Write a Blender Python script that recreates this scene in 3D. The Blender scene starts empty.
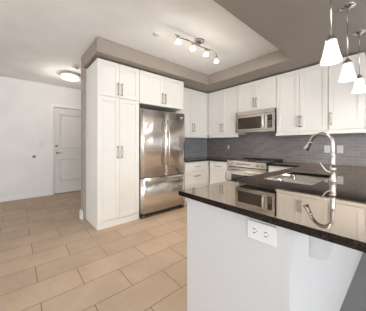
import bpy, bmesh, math, random
from mathutils import Vector, Matrix
random.seed(4)
PI = math.pi
COL = bpy.context.scene.collection
SC = bpy.context.scene

# ------------------------------------------------------------------ camera
CAM_H = 1.205
cam_d = bpy.data.cameras.new('camera')
cam_d.sensor_fit = 'HORIZONTAL'
cam_d.sensor_width = 36.0
cam_d.lens = 193.574 / 366.0 * 36.0
cam_d.shift_x = 0.0
cam_d.shift_y = -(155.5 - 144.76) / 366.0
cam_d.clip_start = 0.02
cam = bpy.data.objects.new('camera', cam_d)
COL.objects.link(cam)
cam.location = (0, 0, CAM_H)
cam.rotation_euler = (PI / 2, 0, math.radians(49.146))
SC.camera = cam

# ------------------------------------------------------------------ exposure
SC.view_settings.view_transform = 'Standard'
SC.view_settings.look = 'None'
SC.view_settings.exposure = 0.47
SC.view_settings.gamma = 1.0
SC.view_settings.use_curve_mapping = False

# ------------------------------------------------------------------ world
w = bpy.data.worlds.new('daylight')
SC.world = w
w.use_nodes = True
bg = w.node_tree.nodes['Background']
bg.inputs['Color'].default_value = (0.92, 0.96, 1.0, 1)
bg.inputs['Strength'].default_value = 2.2


def area(name, loc, rot, sx, sy, power, col):
    d = bpy.data.lights.new(name, 'AREA')
    d.shape = 'RECTANGLE'
    d.size = sx
    d.size_y = sy
    d.energy = power
    d.color = col
    o = bpy.data.objects.new(name, d)
    COL.objects.link(o)
    o.location = loc
    o.rotation_euler = rot
    return o


DAY = (0.94, 0.97, 1.0)
# daylight through the windows of the living side (right wall x=3.5, front wall y=-3.5)
area('daylight_right', (3.40, -0.4, 1.35), (0, PI / 2 + .55, 0), 2.0, 5.2, 128, DAY)
area('daylight_front', (0.4, -3.40, 1.35), (PI / 2 + .60, 0, 0), 3.4, 2.0, 24, DAY)


# ------------------------------------------------------------------ materials
def mat(name, col, rough=0.5, metal=0.0, ior=1.5, **kw):
    m = bpy.data.materials.new(name)
    m.use_nodes = True
    b = m.node_tree.nodes['Principled BSDF']
    b.inputs['Base Color'].default_value = (*col, 1)
    b.inputs['Roughness'].default_value = rough
    b.inputs['Metallic'].default_value = metal
    b.inputs['IOR'].default_value = ior
    for k, v in kw.items():
        b.inputs[k.replace('_', ' ')].default_value = v
    return m


def nodes(m):
    nt = m.node_tree
    return nt, nt.nodes['Principled BSDF']


def coords(nt, scale=(1, 1, 1), rot=(0, 0, 0), loc=(0, 0, 0)):
    g = nt.nodes.new('ShaderNodeNewGeometry')
    mp = nt.nodes.new('ShaderNodeMapping')
    mp.inputs['Scale'].default_value = scale
    mp.inputs['Rotation'].default_value = rot
    mp.inputs['Location'].default_value = loc
    nt.links.new(g.outputs['Position'], mp.inputs['Vector'])
    return mp.outputs['Vector']


def ramp(nt, fac, stops):
    r = nt.nodes.new('ShaderNodeValToRGB')
    el = r.color_ramp.elements
    el[0].position, el[0].color = stops[0][0], (*stops[0][1], 1)
    el[1].position, el[1].color = stops[-1][0], (*stops[-1][1], 1)
    for p, c in stops[1:-1]:
        e = el.new(p)
        e.color = (*c, 1)
    nt.links.new(fac, r.inputs['Fac'])
    return r.outputs['Color']


def noise(nt, vec, scale, detail=4, rough=0.5):
    n = nt.nodes.new('ShaderNodeTexNoise')
    n.inputs['Scale'].default_value = scale
    n.inputs['Detail'].default_value = detail
    n.inputs['Roughness'].default_value = rough
    nt.links.new(vec, n.inputs['Vector'])
    return n.outputs['Fac']


def bump(nt, b, h, strength, dist=0.001):
    bp = nt.nodes.new('ShaderNodeBump')
    bp.inputs['Strength'].default_value = strength
    bp.inputs['Distance'].default_value = dist
    nt.links.new(h, bp.inputs['Height'])
    nt.links.new(bp.outputs['Normal'], b.inputs['Normal'])


def paint(name, col, rough=0.6, var=0.03):
    m = mat(name, col, rough)
    nt, b = nodes(m)
    v = coords(nt)
    n = noise(nt, v, 3.0, 3)
    lo = tuple(c * (1 - var) for c in col)
    hi = tuple(min(1, c * (1 + var)) for c in col)
    nt.links.new(ramp(nt, n, [(0.3, lo), (0.7, hi)]), b.inputs['Base Color'])
    n2 = noise(nt, v, 260.0, 2)
    bump(nt, b, n2, 0.06, 0.001)
    return m


M = {}
ANISO = 0.25
M['wall'] = paint('wall_paint', (0.77, 0.755, 0.74))
M['ceiling'] = paint('ceiling_paint', (0.91, 0.90, 0.89), 0.8)
M['taupe'] = paint('taupe_paint', (0.33, 0.283, 0.243), 0.6)
M['trim'] = paint('trim_paint', (0.80, 0.79, 0.78), 0.4)
M['door'] = paint('door_paint', (0.72, 0.70, 0.67), 0.4)
M['cab'] = paint('cabinet_paint', (0.79, 0.765, 0.725), 0.35, 0.015)
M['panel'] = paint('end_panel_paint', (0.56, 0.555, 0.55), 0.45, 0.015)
M['pewter'] = mat('pewter', (0.37, 0.33, 0.295), 0.32, 1.0)
M['nickel'] = mat('brushed_nickel', (0.58, 0.555, 0.53), 0.24, 1.0)
M['bright_bar'] = mat('bright_bar_metal', (0.85, 0.83, 0.81), 0.35, 1.0)
M['track_metal'] = mat('satin_track_metal', (0.40, 0.37, 0.34), 0.35, 1.0)
M['dark'] = mat('dark_gap', (0.02, 0.018, 0.016), 0.6)
M['black_plastic'] = mat('black_plastic', (0.025, 0.025, 0.027), 0.35)
M['black_glass'] = mat('black_glass', (0.012, 0.012, 0.012), 0.05, ior=1.5)
M['micro_glass'] = mat('microwave_window', (0.05, 0.038, 0.028), 0.12)
M['white_plastic'] = mat('white_plastic', (0.68, 0.68, 0.67), 0.35)
M['slot'] = mat('slot_dark', (0.05, 0.05, 0.05), 0.6)


def steel(name, col, rough, wave, axis='z'):
    m = mat(name, col, rough, 1.0)
    nt, b = nodes(m)
    sc = {'z': (70, 70, 0.8), 'h': (1.2, 1.2, 160)}[axis]
    v = coords(nt, sc)
    n = noise(nt, v, 3.0, 3)
    nt.links.new(ramp(nt, n, [(0.25, tuple(c * .92 for c in col)), (0.75, tuple(min(1, c * 1.05) for c in col))]), b.inputs['Base Color'])
    if wave:
        v2 = coords(nt, (1, 1, 0.10))
        n2 = noise(nt, v2, 6.0, 1.0)
        bump(nt, b, n2, 1.0, wave)
    return m


M['steel'] = steel('stainless_steel', (0.82, 0.79, 0.76), 0.16, 0.0035, 'z')
nt, b = nodes(M['steel'])
b.inputs['Coat Weight'].default_value = 1.0
b.inputs['Coat IOR'].default_value = 1.9
b.inputs['Coat Roughness'].default_value = 0.06
cv = coords(nt, (1, 1, 0.12))
cn = noise(nt, cv, 7.0, 1.0)
cbp = nt.nodes.new('ShaderNodeBump')
cbp.inputs['Strength'].default_value = 1.0
cbp.inputs['Distance'].default_value = 0.003
nt.links.new(cn, cbp.inputs['Height'])
nt.links.new(cbp.outputs['Normal'], b.inputs['Coat Normal'])
b.inputs['Roughness'].default_value = 0.24
b.inputs['Anisotropic'].default_value = 0.95
tg = nt.nodes.new('ShaderNodeTangent')
tg.direction_type = 'RADIAL'
tg.axis = 'Z'
nt.links.new(tg.outputs[0], b.inputs['Tangent'])
b.inputs['Anisotropic Rotation'].default_value = ANISO
M['steel_h'] = steel('stainless_steel_horizontal', (0.60, 0.55, 0.50), 0.24, 0.0, 'h')
M['basin'] = steel('sink_steel', (0.66, 0.645, 0.63), 0.25, 0.0, 'h')
M['steel_side'] = mat('grey_appliance_side', (0.10, 0.095, 0.09), 0.4, 0.3)


def glow(name, col, strength, base=(0.9, 0.9, 0.88)):
    m = mat(name, base, 0.3)
    nt, b = nodes(m)
    b.inputs['Emission Color'].default_value = (*col, 1)
    b.inputs['Emission Strength'].default_value = strength
    return m


M['shade'] = glow('frosted_glass_lit', (1.0, 0.97, 0.93), .68)
M['shade_small'] = glow('small_glass_lit', (1.0, 0.96, 0.9), .75)
M['drum'] = glow('drum_glass_lit', (1.0, 0.95, 0.88), .62)
M['clock'] = glow('display', (0.4, 0.36, 0.32), 0.05, (0.02, 0.02, 0.02))

# granite
m = mat('black_granite', (0.02, 0.018, 0.016), 0.3, 0.0, 1.5)
nt, b = nodes(m)
b.inputs['Specular Tint'].default_value = (1.0, 0.90, 0.78, 1)
v = coords(nt)
n1 = noise(nt, v, 140, 5, 0.7)
nt.links.new(ramp(nt, n1, [(0.0, (0.004, 0.0035, 0.0035)), (0.54, (0.006, 0.005, 0.005)), (0.62, (0.038, 0.030, 0.024)), (0.73, (0.11, 0.09, 0.075))]), b.inputs['Base Color'])
dif = nt.nodes.new('ShaderNodeMixShader')
gl = nt.nodes.new('ShaderNodeBsdfGlossy')
gl.inputs['Color'].default_value = (1.0, 0.90, 0.79, 1)
gl.inputs['Roughness'].default_value = 0.03
lw = nt.nodes.new('ShaderNodeLayerWeight')
lw.inputs['Blend'].default_value = 0.5
fr_ = ramp(nt, lw.outputs['Facing'], [(0.0, (.03,) * 3), (0.47, (.05,) * 3), (0.66, (.60,) * 3), (0.80, (.68,) * 3), (1.0, (.66,) * 3)])
nt.links.new(fr_, dif.inputs['Fac'])
b.inputs['Specular IOR Level'].default_value = 0.0
nt.links.new(b.outputs[0], dif.inputs[1])
nt.links.new(gl.outputs[0], dif.inputs[2])
nt.links.new(dif.outputs[0], nt.nodes['Material Output'].inputs['Surface'])
M['granite'] = m

# floor tile: 0.61 x 0.29 running bond, long side along Y
m = mat('floor_tile', (0.4, 0.3, 0.22), 0.5)
m.node_tree.nodes['Principled BSDF'].inputs['Specular IOR Level'].default_value = 0.3
nt, b = nodes(m)
TX0, TY0 = -1.245, 0.145
# rotate so that brick rows run along world Y : u = y, v = -x
v = coords(nt, (1, 1, 1), (0, 0, -PI / 2), (-TY0, TX0, 0))
br = nt.nodes.new('ShaderNodeTexBrick')
br.offset = 0.5
br.inputs['Scale'].default_value = 1.0
br.inputs['Brick Width'].default_value = 0.612
br.inputs['Row Height'].default_value = 0.2905
br.inputs['Mortar Size'].default_value = 0.0032
br.inputs['Mortar Smooth'].default_value = 0.1
br.inputs['Bias'].default_value = 0.0
br.inputs['Color1'].default_value = (0.0, 0.0, 0.0, 1)
br.inputs['Color2'].default_value = (1.0, 1.0, 1.0, 1)
nt.links.new(v, br.inputs['Vector'])
vv = coords(nt)
nA = noise(nt, vv, 2.6, 6, 0.6)
nB = noise(nt, vv, 34.0, 6, 0.7)
cA = ramp(nt, nA, [(0.3, (0.405, 0.300, 0.212)), (0.7, (0.49, 0.372, 0.275))])
cB = ramp(nt, nB, [(0.3, (0.94, 0.94, 0.94)), (0.7, (1.03, 1.03, 1.03))])
mx = nt.nodes.new('ShaderNodeMix'); mx.data_type = 'RGBA'; mx.blend_type = 'MULTIPLY'
mx.inputs['Factor'].default_value = 1.0
nt.links.new(cA, mx.inputs['A']); nt.links.new(cB, mx.inputs['B'])
tv = ramp(nt, br.outputs['Color'], [(0.0, (0.93, 0.93, 0.93)), (1.0, (1.05, 1.05, 1.05))])
mx2 = nt.nodes.new('ShaderNodeMix'); mx2.data_type = 'RGBA'; mx2.blend_type = 'MULTIPLY'
mx2.inputs['Factor'].default_value = 1.0
nt.links.new(mx.outputs['Result'], mx2.inputs['A']); nt.links.new(tv, mx2.inputs['B'])
mx3 = nt.nodes.new('ShaderNodeMix'); mx3.data_type = 'RGBA'
nt.links.new(br.outputs['Fac'], mx3.inputs['Factor'])
nt.links.new(mx2.outputs['Result'], mx3.inputs['A'])
mx3.inputs['B'].default_value = (0.16, 0.115, 0.085, 1)
nt.links.new(mx3.outputs['Result'], b.inputs['Base Color'])
inv = nt.nodes.new('ShaderNodeMath'); inv.operation = 'SUBTRACT'
inv.inputs[0].default_value = 1.0
nt.links.new(br.outputs['Fac'], inv.inputs[1])
bump(nt, b, inv.outputs[0], 0.6, 0.002)
M['floor'] = m


M['floor_grey'] = paint('grey_living_floor', (0.17, 0.163, 0.168), 0.4, .08)
# backsplash: slim horizontal glass tiles
def backsplash(name, along, c1, c2, grout):
    m = mat(name, c1, 0.22)
    nt, b = nodes(m)
    g = nt.nodes.new('ShaderNodeNewGeometry')
    sp = nt.nodes.new('ShaderNodeSeparateXYZ')
    cb = nt.nodes.new('ShaderNodeCombineXYZ')
    nt.links.new(g.outputs['Position'], sp.inputs[0])
    nt.links.new(sp.outputs[along], cb.inputs['X'])
    nt.links.new(sp.outputs['Z'], cb.inputs['Y'])
    br = nt.nodes.new('ShaderNodeTexBrick')
    br.offset = 0.5
    br.inputs['Scale'].default_value = 1.0
    br.inputs['Brick Width'].default_value = 0.15
    br.inputs['Row Height'].default_value = 0.050
    br.inputs['Mortar Size'].default_value = 0.0022
    br.inputs['Color1'].default_value = (*c1, 1)
    br.inputs['Color2'].default_value = (*c2, 1)
    br.inputs['Mortar'].default_value = (*grout, 1)
    nt.links.new(cb.outputs[0], br.inputs['Vector'])
    nt.links.new(br.outputs['Color'], b.inputs['Base Color'])
    return m


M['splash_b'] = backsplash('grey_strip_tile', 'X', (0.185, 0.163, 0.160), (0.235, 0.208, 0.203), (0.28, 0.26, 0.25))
M['splash_l_lit'] = backsplash('grey_strip_tile_window_lit', 'Y', (0.25, 0.25, 0.265), (0.31, 0.31, 0.325), (0.38, 0.38, 0.39))  # same tile, paler and bluer: window reflection put into its colour
m = mat('window_glass', (1, 1, 1), 0.0)
nt, b = nodes(m)
b.inputs['Transmission Weight'].default_value = 1.0
b.inputs['IOR'].default_value = 1.05
M['glass'] = m


# ------------------------------------------------------------------ mesh building
class MB:
    def __init__(s):
        s.bm = bmesh.new()

    def box(s, x0, x1, y0, y1, z0, z1, bev=0.0, seg=2):
        x0, x1 = min(x0, x1), max(x0, x1)
        y0, y1 = min(y0, y1), max(y0, y1)
        r = bmesh.ops.create_cube(s.bm, size=1.0)
        vs = r['verts']
        for v_ in vs:
            v_.co = Vector(((x0 + x1) / 2 + v_.co.x * (x1 - x0), (y0 + y1) / 2 + v_.co.y * (y1 - y0), (z0 + z1) / 2 + v_.co.z * (z1 - z0)))
        if bev > 0:
            es = list({e for v_ in vs for e in v_.link_edges})
            bmesh.ops.bevel(s.bm, geom=es, offset=min(bev, .45 * min(x1 - x0, y1 - y0, z1 - z0)), segments=seg, affect='EDGES', profile=0.5)
        return s

    def tube(s, pts, r, seg=12, cap=True):
        pts = [Vector(p) for p in pts]
        n = len(pts)
        rs = r if isinstance(r, (list, tuple)) else [r] * n
        rings = []
        prev = None
        for i, p in enumerate(pts):
            t = (pts[min(i + 1, n - 1)] - pts[max(i - 1, 0)])
            if t.length < 1e-9:
                t = Vector((0, 0, 1))
            t.normalize()
            if prev is None:
                a = Vector((0, 0, 1)) if abs(t.z) < .9 else Vector((1, 0, 0))
                u = t.cross(a).normalized()
            else:
                u = (prev - t * prev.dot(t))
                u = u.normalized() if u.length > 1e-6 else t.cross(Vector((1, 0, 0))).normalized()
            prev = u
            v2 = t.cross(u)
            rings.append([s.bm.verts.new(p + (u * math.cos(2 * PI * k / seg) + v2 * math.sin(2 * PI * k / seg)) * rs[i]) for k in range(seg)])
        for i in range(n - 1):
            for k in range(seg):
                f = s.bm.faces.new((rings[i][k], rings[i][(k + 1) % seg], rings[i + 1][(k + 1) % seg], rings[i + 1][k]))
                f.smooth = True
        if cap:
            s.bm.faces.new(rings[0][::-1])
            s.bm.faces.new(rings[-1])
        return s

    def lathe(s, prof, c, seg=32, axis=(0, 0, 1), cap0=True, cap1=True):
        """prof: list of (radius, distance along axis)"""
        c = Vector(c)
        ax = Vector(axis).normalized()
        a = Vector((1, 0, 0)) if abs(ax.x) < .9 else Vector((0, 1, 0))
        u = ax.cross(a).normalized()
        v2 = ax.cross(u)
        rings = []
        for (r, h) in prof:
            rings.append([s.bm.verts.new(c + ax * h + (u * math.cos(2 * PI * k / seg) + v2 * math.sin(2 * PI * k / seg)) * max(r, 1e-4)) for k in range(seg)])
        for i in range(len(rings) - 1):
            for k in range(seg):
                f = s.bm.faces.new((rings[i][k], rings[i][(k + 1) % seg], rings[i + 1][(k + 1) % seg], rings[i + 1][k]))
                f.smooth = True
        if cap0:
            s.bm.faces.new(rings[0][::-1])
        if cap1:
            s.bm.faces.new(rings[-1])
        return s

    def prism(s, poly, ext):
        """closed polygon of 3D points extruded by the vector ext"""
        e = Vector(ext)
        a = [s.bm.verts.new(Vector(p)) for p in poly]
        b_ = [s.bm.verts.new(Vector(p) + e) for p in poly]
        n = len(a)
        s.bm.faces.new(a)
        s.bm.faces.new(b_[::-1])
        for i in range(n):
            s.bm.faces.new((a[i], b_[i], b_[(i + 1) % n], a[(i + 1) % n]))
        return s

    def cells(s, xs, ys, mask, z0, z1, bev=0.0):
        """slab made of grid cells; mask[j][i] for ys row j, xs column i"""
        V = {}

        def vt(i, j, k):
            if (i, j, k) not in V:
                V[(i, j, k)] = s.bm.verts.new((xs[i], ys[j], z1 if k else z0))
            return V[(i, j, k)]
        ny, nx = len(ys) - 1, len(xs) - 1

        def on(i, j):
            return 0 <= i < nx and 0 <= j < ny and mask[j][i]
        edges = []
        for j in range(ny):
            for i in range(nx):
                if not on(i, j):
                    continue
                s.bm.faces.new((vt(i, j, 1), vt(i + 1, j, 1), vt(i + 1, j + 1, 1), vt(i, j + 1, 1)))
                s.bm.faces.new((vt(i, j, 0), vt(i, j + 1, 0), vt(i + 1, j + 1, 0), vt(i + 1, j, 0)))
                for (di, dj, p, q) in ((-1, 0, (i, j + 1), (i, j)), (1, 0, (i + 1, j), (i + 1, j + 1)), (0, -1, (i, j), (i + 1, j)), (0, 1, (i + 1, j + 1), (i, j + 1))):
                    if not on(i + di, j + dj):
                        s.bm.faces.new((vt(*p, 0), vt(*q, 0), vt(*q, 1), vt(*p, 1)))
                        edges.append((vt(*p, 1), vt(*q, 1)))
                        edges.append((vt(*p, 0), vt(*q, 0)))
        if bev:
            es = [s.bm.edges.get(e) for e in edges]
            bmesh.ops.bevel(s.bm, geom=[e for e in es if e], offset=bev, segments=2, affect='EDGES', profile=0.5)
        return s


def obj(name, mb, mt, parent=None, label=None, recalc=True):
    bm = mb.bm if isinstance(mb, MB) else mb
    if recalc:
        bmesh.ops.recalc_face_normals(bm, faces=bm.faces)
    if parent is not None:
        off = Vector((0, 0, 0))
        p = parent
        while p is not None:
            off += p.location
            p = p.parent
        bmesh.ops.translate(bm, verts=bm.verts, vec=-off)
    me = bpy.data.meshes.new(name)
    bm.to_mesh(me)
    bm.free()
    me.materials.append(mt)
    o = bpy.data.objects.new(name, me)
    COL.objects.link(o)
    if parent is not None:
        o.parent = parent
    if label:
        o['label'] = label
    return o


def thing(name, label, cat, loc, group=None):
    o = bpy.data.objects.new(name, None)
    o.empty_display_size = 0.1
    COL.objects.link(o)
    o.location = loc
    o['label'] = label
    o['category'] = cat
    if group:
        o['group'] = group
    return o


def struct(name, mb, mt, parent=None):
    o = obj(name, mb, mt, parent)
    if parent is None:
        o['kind'] = 'structure'
    return o


def relabel(o, label):
    o['label'] = label


# ------------------------------------------------------------------ key numbers
HC, HS = 2.648, 2.45          # ceiling and dropped ceiling heights
XE = -5.588                   # entry wall
XL = -3.42                    # kitchen left wall (face)
YB = 3.79                     # kitchen back wall (face)
XR, YF = 3.5, -3.5            # unseen right and front walls

# ------------------------------------------------------------------ structure
struct('floor', MB().box(XE - .1, XR + .1, YF - .1, YB + .1, -0.1, 0), M['floor'])
struct('ceiling', MB().box(XE - .1, XR + .1, YF - .1, YB + .1, HC, HC + .1), M['ceiling'])
xs = [XL - .11, -2.691, -1.091, 0.55]
ys = [0.20, 0.82, 3.024, YB]
mask = [[0, 0, 1], [1, 0, 1], [1, 1, 1]]
struct('ceiling.001', MB().cells(xs, ys, mask, HS, HC - .001), M['taupe'])
struct('floor.001', MB().box(-.318, XR, -.6, YB, 0, .003), M['floor_grey'])
struct('trim_5', MB().box(-1.315, -1.10, YF, 3.02, HC - .012, HC, .002), M['ceiling'])
# partition behind pantry and fridge
struct('wall_partition', MB().box(XL - .11, XL, 0.82, YB, 0, HS), M['taupe'])
# entry wall with door opening
DY0, DY1, DZ = 0.70, 1.61, 2.12
struct('wall_left', MB().box(XE - .1, XE, YF - .1, DY0, 0, HC).box(XE - .1, XE, DY1, YB + .1, 0, HC).box(XE - .1, XE, DY0, DY1, DZ, HC), M['wall'])
# back wall with two unseen slots, added to put bright streaks on the fridge
STREAK_SLOTS = [(0.28, 0.44), (0.69, 0.91)]
WZ0, WZ1 = 0.35, 2.25
struct('wall_back', MB().box(XE, STREAK_SLOTS[0][0], YB, YB + .12, 0, HC).box(STREAK_SLOTS[0][1], STREAK_SLOTS[1][0], YB, YB + .12, 0, HC).box(STREAK_SLOTS[1][1], XR, YB, YB + .12, 0, HC)
       .box(STREAK_SLOTS[0][0], STREAK_SLOTS[0][1], YB, YB + .12, 0, 0.12).box(STREAK_SLOTS[0][0], STREAK_SLOTS[0][1], YB, YB + .12, 2.48, HC).box(STREAK_SLOTS[1][0], STREAK_SLOTS[1][1], YB, YB + .12, 0, 0.12).box(STREAK_SLOTS[1][0], STREAK_SLOTS[1][1], YB, YB + .12, 2.48, HC), M['wall'])
# right wall with two windows
RY = [(-3.0, -0.6), (-0.2, 2.3)]
wr = MB()
wr.box(XR, XR + .12, YF - .1, YB + .1, WZ1, HC).box(XR, XR + .12, YF - .1, YB + .1, 0, WZ0)
wr.box(XR, XR + .12, YF - .1, RY[0][0], WZ0, WZ1).box(XR, XR + .12, RY[0][1], RY[1][0], WZ0, WZ1).box(XR, XR + .12, RY[1][1], YB + .1, WZ0, WZ1)
struct('wall_right', wr, M['wall'])
FX = [(-3.4, -1.0), (-0.6, 1.8)]
wf = MB()
wf.box(XE, XR, YF - .12, YF, WZ1, HC).box(XE, XR, YF - .12, YF, 0, WZ0)
wf.box(XE, FX[0][0], YF - .12, YF, WZ0, WZ1).box(FX[0][1], FX[1][0], YF - .12, YF, WZ0, WZ1).box(FX[1][1], XR, YF - .12, YF, WZ0, WZ1)
struct('wall_front', wf, M['wall'])


def window(n, axis, a0, a1, plane, WZ0=WZ0, WZ1=WZ1):
    fr = MB()
    t = 0.05 if a1 - a0 > 1 else .02
    lo, hi = plane - .03, plane + .03
    def bx(u0, u1, z0, z1):
        if axis == 'x':
            fr.box(u0, u1, lo, hi, z0, z1, .005)
        else:
            fr.box(lo, hi, u0, u1, z0, z1, .005)
    bx(a0, a1, WZ0, WZ0 + t); bx(a0, a1, WZ1 - t, WZ1)
    bx(a0, a0 + t, WZ0 + t, WZ1 - t); bx(a1 - t, a1, WZ0 + t, WZ1 - t)
    mid = (a0 + a1) / 2
    if a1 - a0 > 1:
        bx(mid - t / 2, mid + t / 2, WZ0 + t, WZ1 - t)
    o = struct('window_%d' % n, fr, M['trim'])
    g = MB()
    if axis == 'x':
        g.box(a0 + .02, a1 - .02, plane - .004, plane + .004, WZ0 + .02, WZ1 - .02)
    else:
        g.box(plane - .004, plane + .004, a0 + .02, a1 - .02, WZ0 + .02, WZ1 - .02)
    obj('pane', g, M['glass'], o)


window(1, 'x', *STREAK_SLOTS[0], YB + .06, .12, 2.48)  # added unseen slot, glazed, for a bright streak in the fridge doors
window(6, 'x', *STREAK_SLOTS[1], YB + .06, .12, 2.48)  # second added slot, for another fridge streak
for i, (a0, a1) in enumerate(RY):
    window(2 + i, 'y', a0, a1, XR + .06)
for i, (a0, a1) in enumerate(FX):
    window(4 + i, 'x', a0, a1, YF - .06)


def baseboard(name, x0, x1, y0, y1, h=.10):
    mb = MB()
    mb.box(x0, x1, y0, y1, 0, h, .004)
    return struct(name, mb, M['trim'])


baseboard('baseboard_left', XE, XE + .015, YF, DY0 - .065)
baseboard('baseboard_left.001', XE, XE + .015, DY1 + .065, YB)
# moulded baseboard wrapping the end of the partition
mb = MB()
mb.box(XL - .132, XL + .010, .798, .82, 0, .105, .003).box(XL - .125, XL + .004, .806, .82, .105, .140, .006, 3)
mb.box(XL - .132, XL - .11, .82, 2.2, 0, .105, .003).box(XL - .125, XL - .11, .82, 2.2, .105, .140, .005, 3)
struct('baseboard_partition', mb, M['trim'])
# backsplash tile bands
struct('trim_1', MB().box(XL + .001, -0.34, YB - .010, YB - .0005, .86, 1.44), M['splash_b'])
struct('trim_2', MB().box(XL + .0005, XL + .010, 2.48, YB - .011, .86, 1.44), M['splash_l_lit'])

# entry door
door = MB()
xd = XE - .03
door.box(xd - .040, xd - .028, DY0 + .004, DY1 - .004, .012, DZ - .004)
st = .12
zs = [(0.012, .28), (.86, 1.08), (1.95, DZ - .004)]
door.box(xd - .030, xd, DY0 + .004, DY0 + st, .012, DZ - .004, .002)
door.box(xd - .030, xd, DY1 - st, DY1 - .004, .012, DZ - .004, .002)
for z0, z1 in zs:
    door.box(xd - .030, xd, DY0 + st, DY1 - st, z0, z1, .002)
for z0, z1 in ((.28, .86), (1.08, 1.95)):
    door.box(xd - .065, xd - .006, DY0 + st + .022, DY1 - st - .022, z0 + .022, z1 - .022, .022, 1)
door_o = struct('door_1', door, M['door'])
hb = MB()
hb.lathe([(.027, 0), (.027, .008), (.012, .012), (.012, .04)], (xd, DY0 + .075, 1.005), 24, (1, 0, 0))
hb.tube([(xd + .04, DY0 + .068, 1.005), (xd + .046, DY0 + .11, 1.008), (xd + .044, DY0 + .18, 1.003)], [.011, .010, .008])
obj('door_handle', hb, M['pewter'], door_o, 'dark pewter lever handle')
obj('deadbolt', MB().lathe([(.027, 0), (.027, .012), (.02, .018), (.008, .020), (.008, .03)], (xd, DY0 + .06, 1.175), 24, (1, 0, 0)), M['pewter'], door_o, 'round pewter deadbolt')
cs = MB()
cs.box(XE, XE + .016, DY0 - .065, DY0 - .004, 0, DZ + .065, .004)
cs.box(XE, XE + .016, DY1 + .004, DY1 + .065, 0, DZ + .065, .004)
cs.box(XE, XE + .016, DY0 - .004, DY1 + .004, DZ + .004, DZ + .065, .004)
cs.box(XE - .1, XE, DY0 - .001, DY0 + .002, 0, DZ).box(XE - .1, XE, DY1 - .002, DY1 + .001, 0, DZ).box(XE - .1, XE, DY0, DY1, DZ - .002, DZ + .001)
struct('trim_3', cs, M['trim'])
struct('trim_4', MB().box(XE - .1, XE + .01, DY0 + .003, DY1 - .003, .0, .011, .003), M['pewter'])
struct('wall_hall', MB().box(XE - .22, XE - .12, 0.3, 2.0, 0, 2.4), M['wall'])


# ------------------------------------------------------------------ cabinets
class Face:
    """maps (u along the front, n out of the front, z) to world"""
    def __init__(s, face, plane):
        s.f, s.p = face, plane

    def pt(s, u, n, z):
        if s.f == '+x':
            return (s.p + n, u, z)
        if s.f == '-x':
            return (s.p - n, u, z)
        return (u, s.p - n, z)

    def box(s, mb, u0, u1, n0, n1, z0, z1, bev=0.0, seg=2):
        a, c = s.pt(u0, n0, z0), s.pt(u1, n1, z1)
        return mb.box(a[0], c[0], a[1], c[1], z0, z1, bev, seg)


def pull(F, orient, u, z, parent, L=.15):
    """antique pewter arched pull with two feet"""
    mb = MB()
    L *= 1.12
    h = L / 2
    def P(t, n):
        return F.pt(u, n, z + t) if orient == 'v' else F.pt(u + t, n, z)
    ts = [-1, -.9, -.6, -.25, 0, .25, .6, .9, 1]
    mb.tube([P(h * t, .030 - .005 * t * t) for t in ts], [.005, .0085, .0065, .007, .008, .007, .0065, .0085, .005], 10)
    for sgn in (-1, 1):
        mb.tube([P(sgn * h * .84, .0), P(sgn * h * .84, .004), P(sgn * h * .84, .028)], [.010, .0065, .0055], 10)
    return obj('handle', mb, M['pewter'], parent)


def shaker(F, u0, u1, z0, z1, parent, name='door', hd=None, fr=.062):
    g = .0018
    u0 += g; u1 -= g; z0 += g; z1 -= g
    mb = MB()
    F.box(mb, u0, u0 + fr, -.02, 0, z0, z1, .0015, 1)
    F.box(mb, u1 - fr, u1, -.02, 0, z0, z1, .0015, 1)
    F.box(mb, u0 + fr, u1 - fr, -.02, 0, z0, z0 + fr, .0015, 1)
    F.box(mb, u0 + fr, u1 - fr, -.02, 0, z1 - fr, z1, .0015, 1)
    F.box(mb, u0 + fr - .004, u1 - fr + .004, -.019, -.0125, z0 + fr - .004, z1 - fr + .004)
    o = obj(name, mb, M['cab'], parent)
    if hd:
        pull(F, hd[0], hd[1], hd[2], o, hd[3] if len(hd) > 3 else .13)
    return o


def slab_drawer(F, u0, u1, z0, z1, parent, hz=None):
    g = .0018
    mb = MB()
    if z1 - z0 < .2:
        F.box(mb, u0 + g, u1 - g, -.02, 0, z0 + g, z1 - g, .002, 1)
        o = obj('drawer', mb, M['cab'], parent)
    else:
        o = shaker(F, u0, u1, z0, z1, parent, 'drawer')
    pull(F, 'h', (u0 + u1) / 2, (z0 + z1) / 2 if hz is None else hz, o, .13)
    return o


def cab(name, label, F, u0, u1, z0, z1, depth, group=None):
    uc = (u0 + u1) / 2
    p = F.pt(uc, -depth / 2, z0)
    t = thing(name, label, 'cabinet', p, group)
    return t


GU = 'white shaker wall cabinets'
GB = 'white shaker base cabinets'

# pantry
Fp = Face('+x', -2.833)
t = cab('pantry_cabinet', 'tall white shaker pantry cabinet with four doors beside the fridge', Fp, .868, 1.517, 0, 2.43, .58)
mb = MB()
mb.box(XL + .002, -2.835, .868, .887, 0.0, 2.425, .001, 1)
mb.box(XL + .002, -2.855, .887, 1.515, .10, 2.425)
obj('body', mb, M['cab'], t)
mb = MB()
mb.box(-2.88, -2.842, .887, 1.516, 0, .10, .001, 1)
obj('toe_kick', mb, M['cab'], t)
ym = 1.187
shaker(Fp, .870, ym, .105, 1.905, t, hd=('v', ym - .030, 1.095, .165))
shaker(Fp, ym, 1.515, .105, 1.905, t, hd=('v', ym + .030, 1.095, .165))
shaker(Fp, .870, ym, 1.910, 2.425, t, hd=('v', ym - .030, 2.035, .168))
shaker(Fp, ym, 1.515, 1.910, 2.425, t, hd=('v', ym + .030, 2.035, .168))

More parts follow.
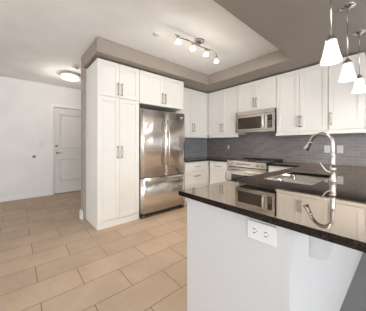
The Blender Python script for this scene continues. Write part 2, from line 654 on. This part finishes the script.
# over-fridge cabinet
t = cab('fridge_cabinet', 'white two-door shaker cabinet mounted directly above the stainless fridge', Fp, 1.519, 2.469, 1.884, 2.425, .58)
obj('body', MB().box(XL + .002, -2.853, 1.519, 2.469, 1.884, 2.425), M['cab'], t)
ym = 1.994
shaker(Fp, 1.520, ym, 1.886, 2.425, t, hd=('v', ym - .033, 2.02, .168))
shaker(Fp, ym, 2.468, 1.886, 2.425, t, hd=('v', ym + .033, 2.02, .168))

ZU0, ZU1 = 1.425, 2.425


def rail(F, u0, u1, t, ret=None):
    mb = MB()
    F.box(mb, u0, u1, -.05, -.016, 1.385, 1.4245)
    F.box(mb, u0, u1, -.05, .016, 1.392, 1.412, .003)
    F.box(mb, u0, u1, -.05, .036, 1.360, 1.396, .008, 3)
    if ret is not None:
        F.box(mb, ret - .004, ret + .016, -.325, .016, 1.392, 1.412, .003)
        F.box(mb, ret - .004, ret + .036, -.325, .036, 1.360, 1.396, .008, 3)
    return obj('light_rail', mb, M['cab'], t, 'moulded white trim under the doors')


# left wall upper
Fl = Face('+x', -3.091)
t = cab('wall_cabinet', 'white upper cabinet on the left wall between fridge and kitchen corner', Fl, 2.474, 3.458, ZU0, ZU1, .33, GU)
obj('body', MB().box(XL + .002, -3.112, 2.474, 3.786, ZU0, ZU1), M['cab'], t)
shaker(Fl, 2.476, 2.962, ZU0, ZU1, t, hd=('v', 2.962 - .03, 1.58, .165))
shaker(Fl, 2.962, 3.455, ZU0, ZU1, t, hd=('v', 2.962 + .03, 1.58, .165))
rail(Fl, 2.474, 3.420, t)
# back wall uppers
Fb = Face('-y', 3.46)
t = cab('wall_cabinet', 'white upper cabinet on the back wall between the corner and the microwave', Fb, -3.088, -2.285, ZU0, ZU1, .33, GU)
obj('body', MB().box(-3.088, -2.285, 3.482, YB - .002, ZU0, ZU1), M['cab'], t)
shaker(Fb, -3.086, -2.684, ZU0, ZU1, t, hd=('v', -2.684 - .03, 1.58, .165))
shaker(Fb, -2.684, -2.287, ZU0, ZU1, t, hd=('v', -2.684 + .03, 1.58, .165))
rail(Fb, -3.050, -2.285, t)
t = cab('wall_cabinet', 'short white upper cabinet directly above the microwave', Fb, -2.283, -1.502, 1.857, ZU1, .33, GU)
obj('body', MB().box(-2.283, -1.502, 3.482, YB - .002, 1.857, ZU1), M['cab'], t)
shaker(Fb, -2.282, -1.895, 1.86, ZU1, t, hd=('v', -1.895 - .028, 2.010, .165))
shaker(Fb, -1.895, -1.503, 1.86, ZU1, t, hd=('v', -1.895 + .028, 2.010, .165))
t = cab('wall_cabinet', 'wide white two-door upper cabinet right of the microwave', Fb, -1.498, -.756, ZU0, ZU1, .33, GU)
obj('body', MB().box(-1.498, -.756, 3.482, YB - .002, ZU0, ZU1), M['cab'], t)
shaker(Fb, -1.497, -1.130, ZU0, ZU1, t, hd=('v', -1.130 - .022, 1.58, .165))
shaker(Fb, -1.130, -.757, ZU0, ZU1, t, hd=('v', -1.130 + .022, 1.58, .165))
rail(Fb, -1.498, -.756, t)
t = cab('wall_cabinet', 'narrow white one-door upper cabinet at the right end, behind the pendants', Fb, -.752, -.366, ZU0, ZU1, .33, GU)
obj('body', MB().box(-.752, -.366, 3.482, YB - .002, ZU0, ZU1), M['cab'], t)
shaker(Fb, -.751, -.367, ZU0, ZU1, t, hd=('v', -.751 + .03, 1.58, .165))
rail(Fb, -.752, -.366, t, -.366)

# base cabinets
ZT = .862
Fbl = Face('+x', -2.795)
t = cab('base_cabinet', 'white drawer base cabinet between the fridge and the kitchen corner', Fbl, 2.474, 3.145, 0, ZT, .61, GB)
mb = MB().box(XL + .012, -2.817, 2.474, 3.77, .10, ZT)
obj('body', mb, M['cab'], t)
obj('toe_kick', MB().box(-2.88, -2.862, 2.474, 3.20, 0, .10), M['cab'], t)
slab_drawer(Fbl, 2.476, 3.125, .672, .855, t)
slab_drawer(Fbl, 2.476, 3.125, .392, .668, t, .575)
slab_drawer(Fbl, 2.476, 3.125, .108, .388, t, .29)
Fbb = Face('-y', 3.155)
t = cab('base_cabinet', 'white base cabinet between the kitchen corner and the range', Fbb, -2.79, -2.30, 0, ZT, .61, GB)
obj('body', MB().box(-2.790, -2.298, 3.177, 3.775, .10, ZT), M['cab'], t)
obj('toe_kick', MB().box(-2.79, -2.298, 3.205, 3.22, 0, .10), M['cab'], t)
slab_drawer(Fbb, -2.768, -2.300, .672, .855, t)
shaker(Fbb, -2.768, -2.300, .108, .668, t, hd=('v', -2.33, .59, .12))
t = cab('base_cabinet', 'white base cabinet between the range and the peninsula', Fbb, -1.497, -.99, 0, ZT, .61, GB)
obj('body', MB().box(-1.497, -.99, 3.177, 3.775, .10, ZT), M['cab'], t)
obj('toe_kick', MB().box(-1.497, -.99, 3.205, 3.22, 0, .10), M['cab'], t)
slab_drawer(Fbb, -1.495, -1.02, .672, .855, t)
shaker(Fbb, -1.495, -1.02, .108, .668, t, hd=('v', -1.46, .59, .12))

# peninsula cabinet: end panel to the camera, white back panel to the right, doors to the kitchen side
PX0, PX1, PY0 = -.965, -.320, .87
t = thing('peninsula_cabinet', 'white kitchen peninsula base with plain end panel under black granite', 'cabinet', ((PX0 + PX1) / 2, 2.3, 0))
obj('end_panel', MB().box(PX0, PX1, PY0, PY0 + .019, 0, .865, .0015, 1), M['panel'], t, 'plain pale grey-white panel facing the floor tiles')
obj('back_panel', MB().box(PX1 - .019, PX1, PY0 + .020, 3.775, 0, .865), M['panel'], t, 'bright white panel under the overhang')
obj('body', MB().box(PX0 + .022, PX1 - .020, PY0 + .020, 1.66, .10, .864).box(PX0 + .022, PX1 - .020, 1.66, 2.46, .10, .64)
    .box(PX0 + .022, PX0 + .04, 1.66, 2.46, .64, .864).box(PX0 + .022, PX1 - .020, 2.46, 3.775, .10, .864), M['cab'], t)
obj('toe_kick', MB().box(PX0 + .07, PX0 + .085, PY0 + .02, 3.15, 0, .10), M['cab'], t)
Fk = Face('-x', PX0)
yy = [.892, 1.28, 1.665, 2.06, 2.455, 3.12]
for i in range(5):
    slab = i in (0, 4)
    if slab:
        slab_drawer(Fk, yy[i], yy[i + 1], .672, .858, t)
        shaker(Fk, yy[i], yy[i + 1], .108, .668, t, hd=('v', yy[i] + .035, .58, .12))
    else:
        shaker(Fk, yy[i], yy[i + 1], .108, .858, t, hd=('v', (yy[i + 1] - .03) if i == 2 else yy[i] + .03, .72, .12))
# corbels under the overhang
for k, yc in enumerate((1.15, 2.05, 2.95)):
    cb = thing('corbel', ['white curved corbel nearest the camera under the granite overhang', 'white curved corbel halfway along the peninsula back panel', 'white curved corbel at the far end of the peninsula back panel'][k], 'bracket', (PX1, yc, .62), 'corbels under the bar overhang')
    zt = .864
    prof = [(0, zt), (.21, zt), (.21, zt - .035), (.195, zt - .05), (.150, zt - .062), (.118, zt - .085), (.100, zt - .115),
            (.092, zt - .150), (.085, zt - .180), (.068, zt - .205), (.045, zt - .215), (.02, zt - .218), (0, zt - .218)]
    poly = [(PX1 + .001 + a, yc - .035, z) for a, z in prof]
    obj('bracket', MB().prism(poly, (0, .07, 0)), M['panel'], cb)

# ------------------------------------------------------------------ countertops
CZ0, CZ1 = .866, .898
mb = MB().cells([XL + .011, -2.765, -2.292], [2.478, 3.13, YB - .011], [[1, 0], [1, 1]], CZ0, CZ1, .003)
o = obj('corner_countertop', mb, M['granite'])
o['label'] = 'black granite worktop in the corner left of the range'; o['category'] = 'countertop'
SX0, SX1, SY0, SY1 = -.85, -.475, 1.70, 2.40
mb = MB().cells([-1.505, -1.003, SX0, SX1, -.03], [.827, SY0, SY1, 3.13, YB - .011],
                [[0, 1, 1, 1], [0, 1, 0, 1], [0, 1, 1, 1], [1, 1, 1, 1]], CZ0, CZ1, .003)
o = obj('peninsula_countertop', mb, M['granite'])
o['label'] = 'glossy black granite worktop covering the peninsula and holding the sink'; o['category'] = 'countertop'

# ------------------------------------------------------------------ sink
t = thing('kitchen_sink', 'double-bowl stainless undermount sink set into the black granite peninsula', 'sink', ((SX0 + SX1) / 2, (SY0 + SY1) / 2, .67))


def basin(y0, y1, zb):
    mb = MB()
    x0, x1 = SX0 + .004, SX1 - .004
    k = .025
    mb.box(x0, x1, y0, y1, zb, .8655)
    bm = mb.bm
    top = [f for f in bm.faces if all(v_.co.z > .86 for v_ in f.verts)]
    bmesh.ops.delete(bm, geom=top, context='FACES')
    es = [e for e in bm.edges if not (e.verts[0].co.z > .86 and e.verts[1].co.z > .86)]
    bmesh.ops.bevel(bm, geom=es, offset=.03, segments=4, affect='EDGES', profile=.5)
    for f in bm.faces:
        f.smooth = True
    bmesh.ops.solidify(bm, geom=bm.faces[:], thickness=.0015)
    return mb


ymid = 2.06
b1 = obj('bowl', basin(SY0 + .004, ymid - .012, .69), M['basin'], t, recalc=True)
b2 = obj('bowl', basin(ymid + .012, SY1 - .004, .69), M['basin'], t)
for bb, yc in ((b1, (SY0 + ymid) / 2), (b2, (SY1 + ymid) / 2)):
    obj('drain', MB().lathe([(.045, 0), (.045, .003), (.03, .004), (.026, .001), (.004, .001)], ((SX0 + SX1) / 2, yc, .692), 28), M['nickel'], bb)
obj('divider', MB().box(SX0 + .004, SX1 - .004, ymid - .013, ymid + .013, .845, .8655, .004), M['basin'], t)

# ------------------------------------------------------------------ faucet
fx, fy = -.405, 2.0
t = thing('kitchen_faucet', 'tall arched brushed-nickel pull-down faucet standing behind the sink', 'faucet', (fx, fy, CZ1))
obj('base', MB().lathe([(.030, 0), (.030, .006), (.026, .012), (.024, .03), (.0235, .095), (.026, .1), (.026, .112), (.021, .118)], (fx, fy, CZ1), 28), M['nickel'], t)
d = Vector((-.245, .075, 0)).normalized()
pts, rr = [], []
for z, r in ((1.0, .0185), (1.05, .0190), (1.11, .0185), (1.116, .0200), (1.122, .0200), (1.128, .0165), (1.17, .0158)):
    pts.append((fx, fy, z)); rr.append(r)
R_, cz = .092, 1.210
for k in range(0, 19):
    a = PI * k / 18 * .92
    pts.append((fx + d.x * R_ * (1 - math.cos(a)), fy + d.y * R_ * (1 - math.cos(a)), cz + R_ * math.sin(a))); rr.append(.0155)
obj('spout', MB().tube(pts, rr, 16), M['nickel'], t)
e0 = Vector(pts[-1]); e1 = (Vector(pts[-1]) - Vector(pts[-2])).normalized()
e1 = (e1 + d * .28).normalized()
obj('spray_head', MB().tube([e0 - e1 * .003, e0 + e1 * .004, e0 + e1 * .010, e0 + e1 * .03, e0 + e1 * .060, e0 + e1 * .085, e0 + e1 * .09],
                            [.0155, .0185, .0175, .0185, .0225, .0255, .023], 18), M['nickel'], t)
lv = Vector((-.74, -.45, 0)).normalized()
hp = Vector((fx, fy, CZ1 + .075))
obj('lever', MB().tube([hp, hp + lv * .03 + Vector((0, 0, .004)), hp + lv * .05 + Vector((0, 0, .018)), hp + lv * .068 + Vector((0, 0, .045)), hp + lv * .088 + Vector((0, 0, .082))],
                       [.012, .009, .0045, .004, .0045], 12), M['nickel'], t)

# ------------------------------------------------------------------ refrigerator
FXF = -2.775
y0, y1, ym = 1.527, 2.463, 1.992
t = thing('refrigerator', 'stainless steel french-door fridge with bottom freezer beside the white pantry', 'fridge', (-3.08, (y0 + y1) / 2, 0))
obj('cabinet_shell', MB().box(XL + .01, -2.862, y0 + .006, y1 - .004, .035, 1.765, .004), M['steel_side'], t, 'dark grey fridge shell')


def curved_door(ya, yb, za, zb, bulge=.016, base=-2.855):
    """door slab whose front bows outward in plan, with rounded vertical edges"""
    n = 14
    poly = [(base, ya, za), (base, yb, za)]
    yc = (y0 + y1) / 2
    hw = (y1 - y0) / 2
    for k in range(n + 1):
        y = yb + (ya - yb) * k / n
        e = min(abs(y - ya), abs(y - yb))
        rnd = .012 * (1 - min(1, e / .014)) ** 2
        poly.append((FXF - bulge * ((y - yc) / hw) ** 2 + bulge * .6 - rnd, y, za))
    mb = MB().prism(poly, (0, 0, zb - za))
    for f in mb.bm.faces:
        f.smooth = abs(f.normal.z) < .5
    return mb


dl = obj('door', curved_door(y0, ym - .003, .665, 1.785), M['steel'], t)
dr = obj('door', curved_door(ym + .003, y1, .665, 1.785), M['steel'], t)
fz = obj('freezer_drawer', curved_door(y0, y1, .085, .650), M['steel'], t)
obj('gasket', MB().box(-2.862, -2.80, y0 + .012, y1 - .012, .645, .670).box(-2.862, -2.80, ym - .006, ym + .006, .67, 1.775), M['dark'], t)
xf = FXF + .009
for dd, yh, s_ in ((dl, ym - .040, -1), (dr, ym + .040, 1)):
    pts = []
    for k in range(17):
        q = k / 16 * 2 - 1
        pts.append((xf + .010 + .050 * (1 - q * q) ** .6, yh + s_ * .000, 1.235 + q * .40))
    obj('handle', MB().tube(pts, [.010 + .004 * (1 - abs(k / 8 - 1)) for k in range(17)], 14), M['nickel'], dd, 'bowed stainless bar handle')
pts = []
for k in range(17):
    q = k / 16 * 2 - 1
    pts.append((xf - .012 + .055 * (1 - q ** 4) ** .5, (y0 + y1) / 2 + q * .40, .612))
obj('handle', MB().tube(pts, .0145, 14), M['nickel'], fz, 'horizontal stainless bar handle')
obj('hinge_cover', MB().box(-2.93, -2.80, y0 + .012, y0 + .09, 1.766, 1.800, .006), M['steel_side'], t)
obj('hinge_cover', MB().box(-2.93, -2.80, y1 - .09, y1 - .012, 1.766, 1.800, .006), M['steel_side'], t)
obj('base_grille', MB().box(-2.875, -2.830, y0 + .06, y1 - .06, .022, .078, .004), M['black_plastic'], t)
for k, yy_ in enumerate((y0 + .045, y1 - .045)):
    obj('foot', MB().box(-2.90, -2.800, yy_ - .035, yy_ + .035, .0, .05, .006), M['steel_side'], t)
obj('badge', MB().box(FXF - .004, FXF + .0015, 2.335, 2.40, 1.705, 1.722, .001), M['white_plastic'], dr, 'small pale badge')

# ------------------------------------------------------------------ microwave
mx0, mx1, mz0, mz1, myf = -2.281, -1.503, 1.443, 1.853, 3.384
t = thing('microwave', 'over-the-range stainless steel microwave mounted under the short cabinet', 'microwave', ((mx0 + mx1) / 2, 3.58, mz0))
obj('casing', MB().box(mx0 + .002, mx1 - .002, myf + .022, YB - .012, mz0 + .004, mz1 - .002, .003), M['black_plastic'], t)
Fm = Face('-y', myf)
md = MB()
xd1 = -1.640
Fm.box(md, mx0, xd1, -.022, 0, mz0 + .045, mz1 - .062, .002)
mdo = MB()
# door frame as four stainless bars round the window
wx0, wx1, wz0, wz1 = mx0 + .052, -1.735, mz0 + .068, mz1 - .122
zl, zh = mz0 + .035, mz1 - .078
for a in ((mx0, wx0, zl, zh), (wx1, xd1, zl, zh), (wx0, wx1, zl, wz0), (wx0, wx1, wz1, zh)):
    Fm.box(mdo, a[0], a[1], -.022, 0, a[2], a[3], .0008, 1)
md.bm.free()
dm = obj('door', mdo, M['steel_h'], t)
mw = MB(); Fm.box(mw, wx0 - .002, wx1 + .002, -.016, -.004, wz0 - .002, wz1 + .002)
obj('window', mw, M['micro_glass'], dm, 'dark tinted window')
hx = -1.685
obj('handle', MB().tube([(hx, myf + .0, zl + .025), (hx, myf - .022, zl + .035), (hx, myf - .040, zl + .075), (hx, myf - .045, (zl + zh) / 2), (hx, myf - .040, zh - .075), (hx, myf - .022, zh - .035), (hx, myf + .0, zh - .025)], .0125, 14), M['bright_bar'], dm, 'bright vertical bar handle')
cp = MB(); Fm.box(cp, xd1 + .002, mx1, -.022, 0, zl, zh, .001, 1)
cpo = obj('control_panel', cp, M['steel_h'], t)
kp = MB(); Fm.box(kp, xd1 + .020, mx1 - .035, 0, .002, zl + .03, zh - .035)
obj('keypad', kp, M['micro_glass'], cpo, 'dark keypad')
kd = MB(); Fm.box(kd, xd1 + .030, mx1 - .045, .002, .003, zh - .085, zh - .055)
obj('display', kd, M['clock'], cpo)
for r_ in range(5):
    for c_ in range(3):
        kb = MB()
        Fm.box(kb, xd1 + .030 + c_ * .022, xd1 + .045 + c_ * .022, .002, .003, zl + .045 + r_ * .025, zl + .057 + r_ * .025)
        obj('button', kb, M['pewter'], cpo)

vg = MB(); Fm.box(vg, mx0, mx1, -.022, 0, zh + .004, mz1, .002)
for k in range(4):
    Fm.box(vg, mx0 + .02, mx1 - .02, 0, .002, zh + .016 + k * .015, zh + .022 + k * .015)
obj('vent_grille', vg, M['steel_h'], t)
vb = MB(); Fm.box(vb, mx0, mx1, -.022, 0, mz0, zl - .003, .002)
obj('bottom_trim', vb, M['steel_h'], t)

# ------------------------------------------------------------------ range
rx0, rx1, ryf = -2.288, -1.509, 3.118
t = thing('range', 'stainless steel slide-in range with black cooktop under the microwave', 'stove', ((rx0 + rx1) / 2, 3.45, 0))
obj('body', MB().box(rx0 + .003, rx1 - .003, ryf + .045, YB - .012, .03, .895), M['black_plastic'], t)
ct = MB().box(rx0, rx1, ryf + .035, YB - .014, .897, .912, .003)
cto = obj('cooktop', ct, M['black_glass'], t, 'black glass cooktop')
for (bx_, by_, br_) in ((-2.09, 3.33, .10), (-1.71, 3.33, .08), (-2.09, 3.60, .08), (-1.71, 3.60, .10)):
    obj('burner_ring', MB().lathe([(br_ - .004, .0), (br_ - .004, .0008), (br_, .0008), (br_, .0)], (bx_, by_, .912), 40, cap0=False, cap1=False), M['pewter'], cto)
obj('rear_trim', MB().box(rx0 + .002, rx1 - .002, YB - .075, YB - .014, .912, .938, .004), M['black_plastic'], t, 'raised black strip at the back')
# slanted control panel
poly = [(rx0, ryf + .045, .905), (rx0, ryf + .018, .912), (rx0, ryf - .004, .900), (rx0, ryf - .022, .800), (rx0, ryf + .045, .797)]
cpr = obj('control_panel', MB().prism(poly, (rx1 - rx0, 0, 0)), M['steel_h'], t)


def on_panel(x, z, n=0.0):
    tt = (.900 - z) / .100
    return (x, ryf - .004 - .018 * tt - n, z)


for kx in (-2.235, -2.165, -1.655, -1.575):
    c = on_panel(kx, .850)
    obj('knob', MB().lathe([(.024, 0), (.024, .006), (.019, .010), (.017, .026), (.0, .027)], c, 24, (0, -1, .18)), M['pewter'], cpr)
obj('display', MB().box(-2.06, -1.80, ryf - .0155, ryf - .008, .838, .866, .001), M['pewter'], cpr)
# oven door
od = MB()
oz0, oz1 = .235, .785
wz0_, wz1_ = .36, .655
wx0_, wx1_ = rx0 + .10, rx1 - .10
for a in ((rx0, wx0_, oz0, oz1), (wx1_, rx1, oz0, oz1), (wx0_, wx1_, oz0, wz0_), (wx0_, wx1_, wz1_, oz1)):
    od.box(a[0], a[1], ryf - .012, ryf + .042, a[2], a[3], .0008, 1)
odo = obj('oven_door', od, M['steel_h'], t)
obj('window', MB().box(wx0_ - .002, wx1_ + .002, ryf - .008, ryf + .03, wz0_ - .002, wz1_ + .002), M['black_glass'], odo, 'black oven window')
hz = .728
obj('handle', MB().tube([(rx0 + .06, ryf - .055, hz), (rx1 - .06, ryf - .055, hz)], .0145, 16)
    .tube([(rx0 + .10, ryf - .010, hz), (rx0 + .10, ryf - .055, hz)], .010, 12).tube([(rx1 - .10, ryf - .010, hz), (rx1 - .10, ryf - .055, hz)], .010, 12), M['bright_bar'], odo, 'bright horizontal bar handle')
obj('storage_drawer', MB().box(rx0, rx1, ryf - .010, ryf + .042, .075, .228, .003), M['steel_h'], t)
for sx_ in (rx0 + .05, rx1 - .05):
    for sy_ in (ryf + .09, YB - .08):
        obj('foot', MB().lathe([(.02, 0), (.02, .03)], (sx_, sy_, 0), 14), M['black_plastic'], t)


# ------------------------------------------------------------------ pendants
def lamp(name, kind, loc, power, col, parent, radius=.03, **kw):
    d_ = bpy.data.lights.new(name, kind)
    d_.energy = power
    d_.color = col
    d_.shadow_soft_size = radius
    for k, v_ in kw.items():
        setattr(d_, k, v_)
    o_ = bpy.data.objects.new(name, d_)
    COL.objects.link(o_)
    off = Vector((0, 0, 0)); p = parent
    while p is not None:
        off += p.location; p = p.parent
    o_.parent = parent
    o_.location = Vector(loc) - off
    return o_


WARM = (1.0, 0.91, 0.80)


def pendant(x, y, label):
    t = thing('pendant_light', label, 'lamp', (x, y, HS), 'pendant lamps over the peninsula')
    obj('canopy', MB().lathe([(.0, -.034), (.014, -.032), (.022, -.022), (.050, -.012), (.062, -.006), (.062, 0)], (x, y, HS), 32), M['nickel'], t)
    obj('rod', MB().tube([(x, y, HS - .03), (x, y, 1.985)], .0052, 10), M['nickel'], t)
    obj('socket_cap', MB().lathe([(.006, .048), (.012, .044), (.020, .030), (.032, .014), (.037, 0.0), (.035, -.004)], (x, y, 1.936), 28), M['nickel'], t)
    obj('lamp_shade', MB().lathe([(.026, 1.934), (.033, 1.932), (.038, 1.905), (.051, 1.84), (.064, 1.797), (.064, 1.789), (.060, 1.789), (.047, 1.84), (.030, 1.926)], (x, y, 0), 36, cap0=False, cap1=False), M['shade'], t, 'lit white frosted glass shade')
    obj('bulb', MB().lathe([(.012, .075), (.014, .06), (.022, .035), (.024, .02), (.020, .006), (.006, 0)], (x, y, 1.84), 20), M['shade'], t)
    lamp('pendant_glow', 'POINT', (x, y, 1.80), 4.5, WARM, t, .04)
    return t


pendant(-.350, 1.683, 'nearest and largest of three frosted pendant lamps over the peninsula')
pendant(-.350, 2.264, 'middle one of three frosted pendant lamps over the peninsula')
pendant(-.345, 2.88, 'farthest right of three frosted pendant lamps, by the cabinet end')

# ------------------------------------------------------------------ track light
t = thing('track_light', 'wavy brushed-nickel ceiling track light with four small glass shades', 'lamp', (-1.88, 1.93, HC))
obj('canopy', MB().lathe([(.0, -.030), (.045, -.028), (.062, -.020), (.062, 0)], (-1.88, 1.93, HC), 32), M['track_metal'], t)
obj('stem', MB().tube([(-1.88, 1.93, HC - .028), (-1.88, 1.93, HC - .075)], .012, 12).tube([(-1.88, 1.90, HC - .028), (-1.875, 1.90, HC - .07)], .005, 8), M['nickel'], t)
ctrl = [(-1.905, 1.520, 2.600), (-1.905, 1.550, 2.582), (-1.893, 1.60, 2.572), (-1.872, 1.68, 2.570), (-1.868, 1.78, 2.570), (-1.878, 1.90, 2.570), (-1.870, 2.02, 2.570), (-1.858, 2.12, 2.570), (-1.855, 2.21, 2.570), (-1.872, 2.28, 2.566), (-1.895, 2.32, 2.556)]
obj('rail', MB().tube(ctrl, .0085, 10), M['track_metal'], t)
for (sx_, sy_, top) in ((-1.895, 1.556, 2.578), (-1.880, 1.800, 2.568), (-1.880, 2.060, 2.568), (-1.905, 2.325, 2.552)):
    hd = obj('socket', MB().lathe([(.008, .014), (.017, .006), (.020, -.020), (.015, -.036)], (sx_, sy_, top), 18), M['track_metal'], t)
    zt = top - .034
    obj('lamp_shade', MB().lathe([(.014, 0), (.022, -.010), (.032, -.028), (.037, -.048), (.034, -.050), (.028, -.028), (.010, -.006)], (sx_, sy_, zt), 24, cap0=False, cap1=False), M['shade_small'], hd, 'small lit glass shade')
    lamp('track_glow', 'POINT', (sx_, sy_, zt - .055), 3, WARM, t, .03)
    lamp('track_spot', 'SPOT', (sx_, sy_, zt - .05), 26, WARM, t, .03, spot_size=math.radians(92), spot_blend=1.0)

# ------------------------------------------------------------------ hall light and ceiling discs
hx_, hy_ = -4.52, .85
t = thing('flush_ceiling_light', 'round lit drum light on the white hall ceiling', 'lamp', (hx_, hy_, HC))
obj('mounting_plate', MB().lathe([(.0, -.036), (.172, -.036), (.172, -.026), (.140, -.020), (.140, 0)], (hx_, hy_, HC), 40), M['trim'], t)
obj('lamp_shade', MB().lathe([(.168, -.034), (.170, -.075), (.155, -.092), (.0, -.100)], (hx_, hy_, HC), 40), M['drum'], t, 'lit frosted drum')
obj('band', MB().lathe([(.171, -.060), (.174, -.060), (.174, -.066), (.171, -.066)], (hx_, hy_, HC), 40, cap0=False, cap1=False), M['nickel'], t)
lamp('hall_glow', 'POINT', (hx_, hy_, HC - .16), 11, WARM, t, .10)
o = obj('smoke_detector', MB().lathe([(.0, -.034), (.040, -.032), (.052, -.022), (.056, 0)], (-4.03, .84, HC), 28), M['white_plastic'])
o['label'] = 'small white round detector beside the lit hall drum light'; o['category'] = 'smoke detector'
o = obj('sprinkler_cover', MB().lathe([(.0, -.010), (.040, -.009), (.044, -.004), (.044, 0)], (-2.133, 1.389, HC), 28), M['white_plastic'])
o['label'] = 'flat white disc on the ceiling left of the track light'; o['category'] = 'sprinkler'


# ------------------------------------------------------------------ plates
def plate(F, uc, zc, w_, h_, name, label, cat, kind, th=.006, k=1.0):
    t = thing(name, label, cat, F.pt(uc, 0, zc))
    mb = MB(); F.box(mb, uc - w_ / 2, uc + w_ / 2, .0005, th, zc - h_ / 2, zc + h_ / 2, .002)
    obj('cover_plate', mb, M['white_plastic'], t)
    if kind == 'switch':
        mb = MB(); F.box(mb, uc - .016, uc + .016, th, th + .003, zc - .033, zc + .033, .001)
        obj('rocker', mb, M['white_plastic'], t)
    else:
        horizontal = kind == 'duplex_h'
        for s_ in (-1, 1):
            a, b_ = (uc + s_ * .021 * k, zc) if horizontal else (uc, zc + s_ * .021)
            mb = MB(); F.box(mb, a - .015 * k, a + .015 * k, th, th + .002, b_ - .015 * k, b_ + .015 * k, .004)
            sk = obj('socket', mb, M['white_plastic'], t)
            mb = MB()
            for q in (-1, 1):
                if horizontal:
                    F.box(mb, a - .010, a + .004, th + .002, th + .0028, b_ + q * .009 - .0018, b_ + q * .009 + .0018)
                else:
                    F.box(mb, a + q * .006 - .0015, a + q * .006 + .0015, th + .002, th + .0028, b_ - .004, b_ + .006)
            if horizontal:
                F.box(mb, a + .008, a + .012, th + .002, th + .0028, b_ - .002, b_ + .002)
            else:
                F.box(mb, a - .002, a + .002, th + .002, th + .0028, b_ - .012, b_ - .008)
            obj('slot', mb, M['slot'], sk)
    return t


Fe = Face('-y', PY0)
plate(Fe, -.441, .800, .132, .086, 'power_outlet', 'large white horizontal power outlet on the peninsula end panel', 'outlet', 'duplex_h', .016, 1.3)
Fw = Face('-y', YB - .010)
plate(Fw, -2.735, 1.15, .040, .085, 'light_switch', 'small white switch plate on grey tiles left of the range', 'switch', 'switch')
plate(Fw, -.835, 1.135, .075, .115, 'power_outlet', 'white backsplash outlet seen through the arch of the faucet', 'outlet', 'duplex_v')
plate(Fw, -.672, 1.135, .078, .118, 'light_switch', 'square white switch plate on grey tiles right of the faucet', 'switch', 'switch')
Fh = Face('+x', XE)
plate(Fh, .458, 1.22, .078, .118, 'light_switch', 'white switch plate on the pale entry wall left of the door', 'switch', 'switch')
t = thing('wall_bumper', 'small dark round door bumper on the pale entry wall', 'bumper', (XE, .32, .936))
obj('stop', MB().lathe([(.030, .0005), (.030, .008), (.016, .014), (.016, .03), (.022, .034), (.020, .045), (.0, .048)], (XE, .32, .936), 24, (1, 0, 0)), M['pewter'], t)
